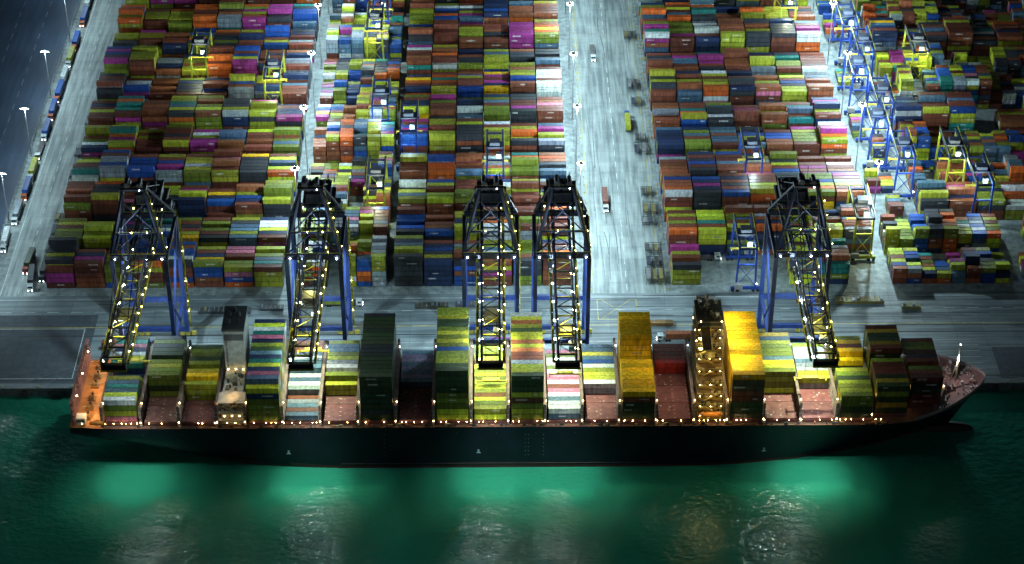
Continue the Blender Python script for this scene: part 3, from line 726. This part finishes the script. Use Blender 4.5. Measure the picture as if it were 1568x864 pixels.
# bow gear
bo=MB(); BP=(.30,.23,.23)
bo.cyl((179,CY,20),(179,CY,37),.38,.2,8,(.45,.42,.3)); bo.beam((179,CY-2.5,33),(179,CY+2.5,33),.2,.2,(.45,.42,.3)); bo.beam((177,CY,20),(179,CY,30),.25,.25,(.45,.42,.3)); bo.box(178.5,179.5,CY-.5,CY+.5,29.6,29.9,BP)
bo.box(178.85,179.15,CY-.15,CY+.15,37,37.25,WH,LWS_)
for s in (-1,1):
    bo.box(174.5,178,CY+s*5-1.4,CY+s*5+1.4,19.4,20.3,BP); bo.cyl((175.2,CY+s*5-1.6,21),(175.2,CY+s*5+1.6,21),.9,.9,10,(.12,.08,.08)); bo.cyl((177.4,CY+s*5-1.2,20.9),(177.4,CY+s*5+1.2,20.9),.6,.6,10,(.2,.15,.12))
    bo.beam((178,CY+s*5,20.2),(186,CY+s*2.5,20.9),.3,.3,(.08,.06,.06))
    for x_ in (170.5,173.5,182,185): bo.cyl((x_,CY+s*(bd(x_)-2),zd(x_)),(x_,CY+s*(bd(x_)-2),zd(x_)+1),.3,.3,8,WH); bo.cyl((x_+1,CY+s*(bd(x_)-2.2),zd(x_)),(x_+1,CY+s*(bd(x_)-2.2),zd(x_)+1),.3,.3,8,WH)
for _ in range(60):
    x_=R.uniform(173.5,186); y_=CY+R.uniform(-1,1)*(bd(x_)-2); s_=R.uniform(.12,.45)
    bo.box(x_-s_,x_+s_,y_-s_,y_+s_,zd(x_)-.04,zd(x_)+R.uniform(.3,1.3),R.choice([WH,WH,(.06,.05,.05),(.4,.38,.3),(.25,.10,.07)]))
bo.box(172.2,172.8,CY-15.5,CY+15.5,18.8,21.6,BP)
bo.obj('bow_mooring_gear_and_foremast',ship)
lamp('foredeck_lamp','POINT',(178.5,CY-1,30),3000,(1,.9,.88),ship,.3)
bm=bpy.data.meshes.new('bulbous_bow')
b_=bmesh.new(); bmesh.ops.create_uvsphere(b_,u_segments=20,v_segments=12,radius=1.0)
for v in b_.verts: v.co=Vector((v.co.x*13,v.co.y*2.8,v.co.z*3.0))
b_.to_mesh(bm); b_.free()
ca=bm.color_attributes.new('Col','FLOAT_COLOR','CORNER'); ca.data.foreach_set('color',[.03,.016,.02,1]*len(bm.loops))
bm.materials.append(HULL); o=bpy.data.objects.new('bulbous_bow',bm); S.collection.objects.link(o); o.location=(176,CY,-4.2); o.parent=ship
for p in bm.polygons: p.use_smooth=True
ml=MB()
for (a,b2) in (((-160,-4,16.5),(-196,.3,.6)),((-158,-4,16.5),(-185,.3,.6)),((184,-19,20.5),(214,.3,.6)),((186,-21,21),(226,.3,.6)),((180,-14,20),(160,.3,.6))):
    ml.cyl(a,b2,.1,.1,5,(.5,.5,.45))
ml.obj('mooring_lines',ship)

# ------------------------------------------------------------------ sky, added ambient fill
w=bpy.data.worlds.new('World'); S.world=w; w.use_nodes=True; nt=w.node_tree
sk=nt.nodes.new('ShaderNodeTexSky'); sk.sky_type='NISHITA'; sk.sun_disc=False
sk.sun_elevation=math.radians(38); sk.sun_rotation=math.radians(158)
bg=nt.nodes['Background']; bg.inputs['Strength'].default_value=0.0045
nt.links.new(sk.outputs[0],bg.inputs['Color'])
sl=bpy.data.lights.new('moonlike_fill','SUN'); sl.energy=0.05; sl.angle=math.radians(2); sl.color=(.6,.82,1)  # added sun lamp as cool ambient fill, moonlike in tint only
so=bpy.data.objects.new('moonlike_fill',sl); S.collection.objects.link(so); so.rotation_euler=(math.radians(52),0,math.radians(-22)); so.location=(0,0,300)

# ------------------------------------------------------------------ camera
cam=bpy.data.cameras.new('camera'); co=bpy.data.objects.new('camera',cam); S.collection.objects.link(co)
cam.sensor_width=36; cam.lens=74.46; cam.clip_end=9000; cam.clip_start=1
co.location=(0,-677,525); co.rotation_euler=(math.radians(55),0,math.radians(-.535))
S.camera=co
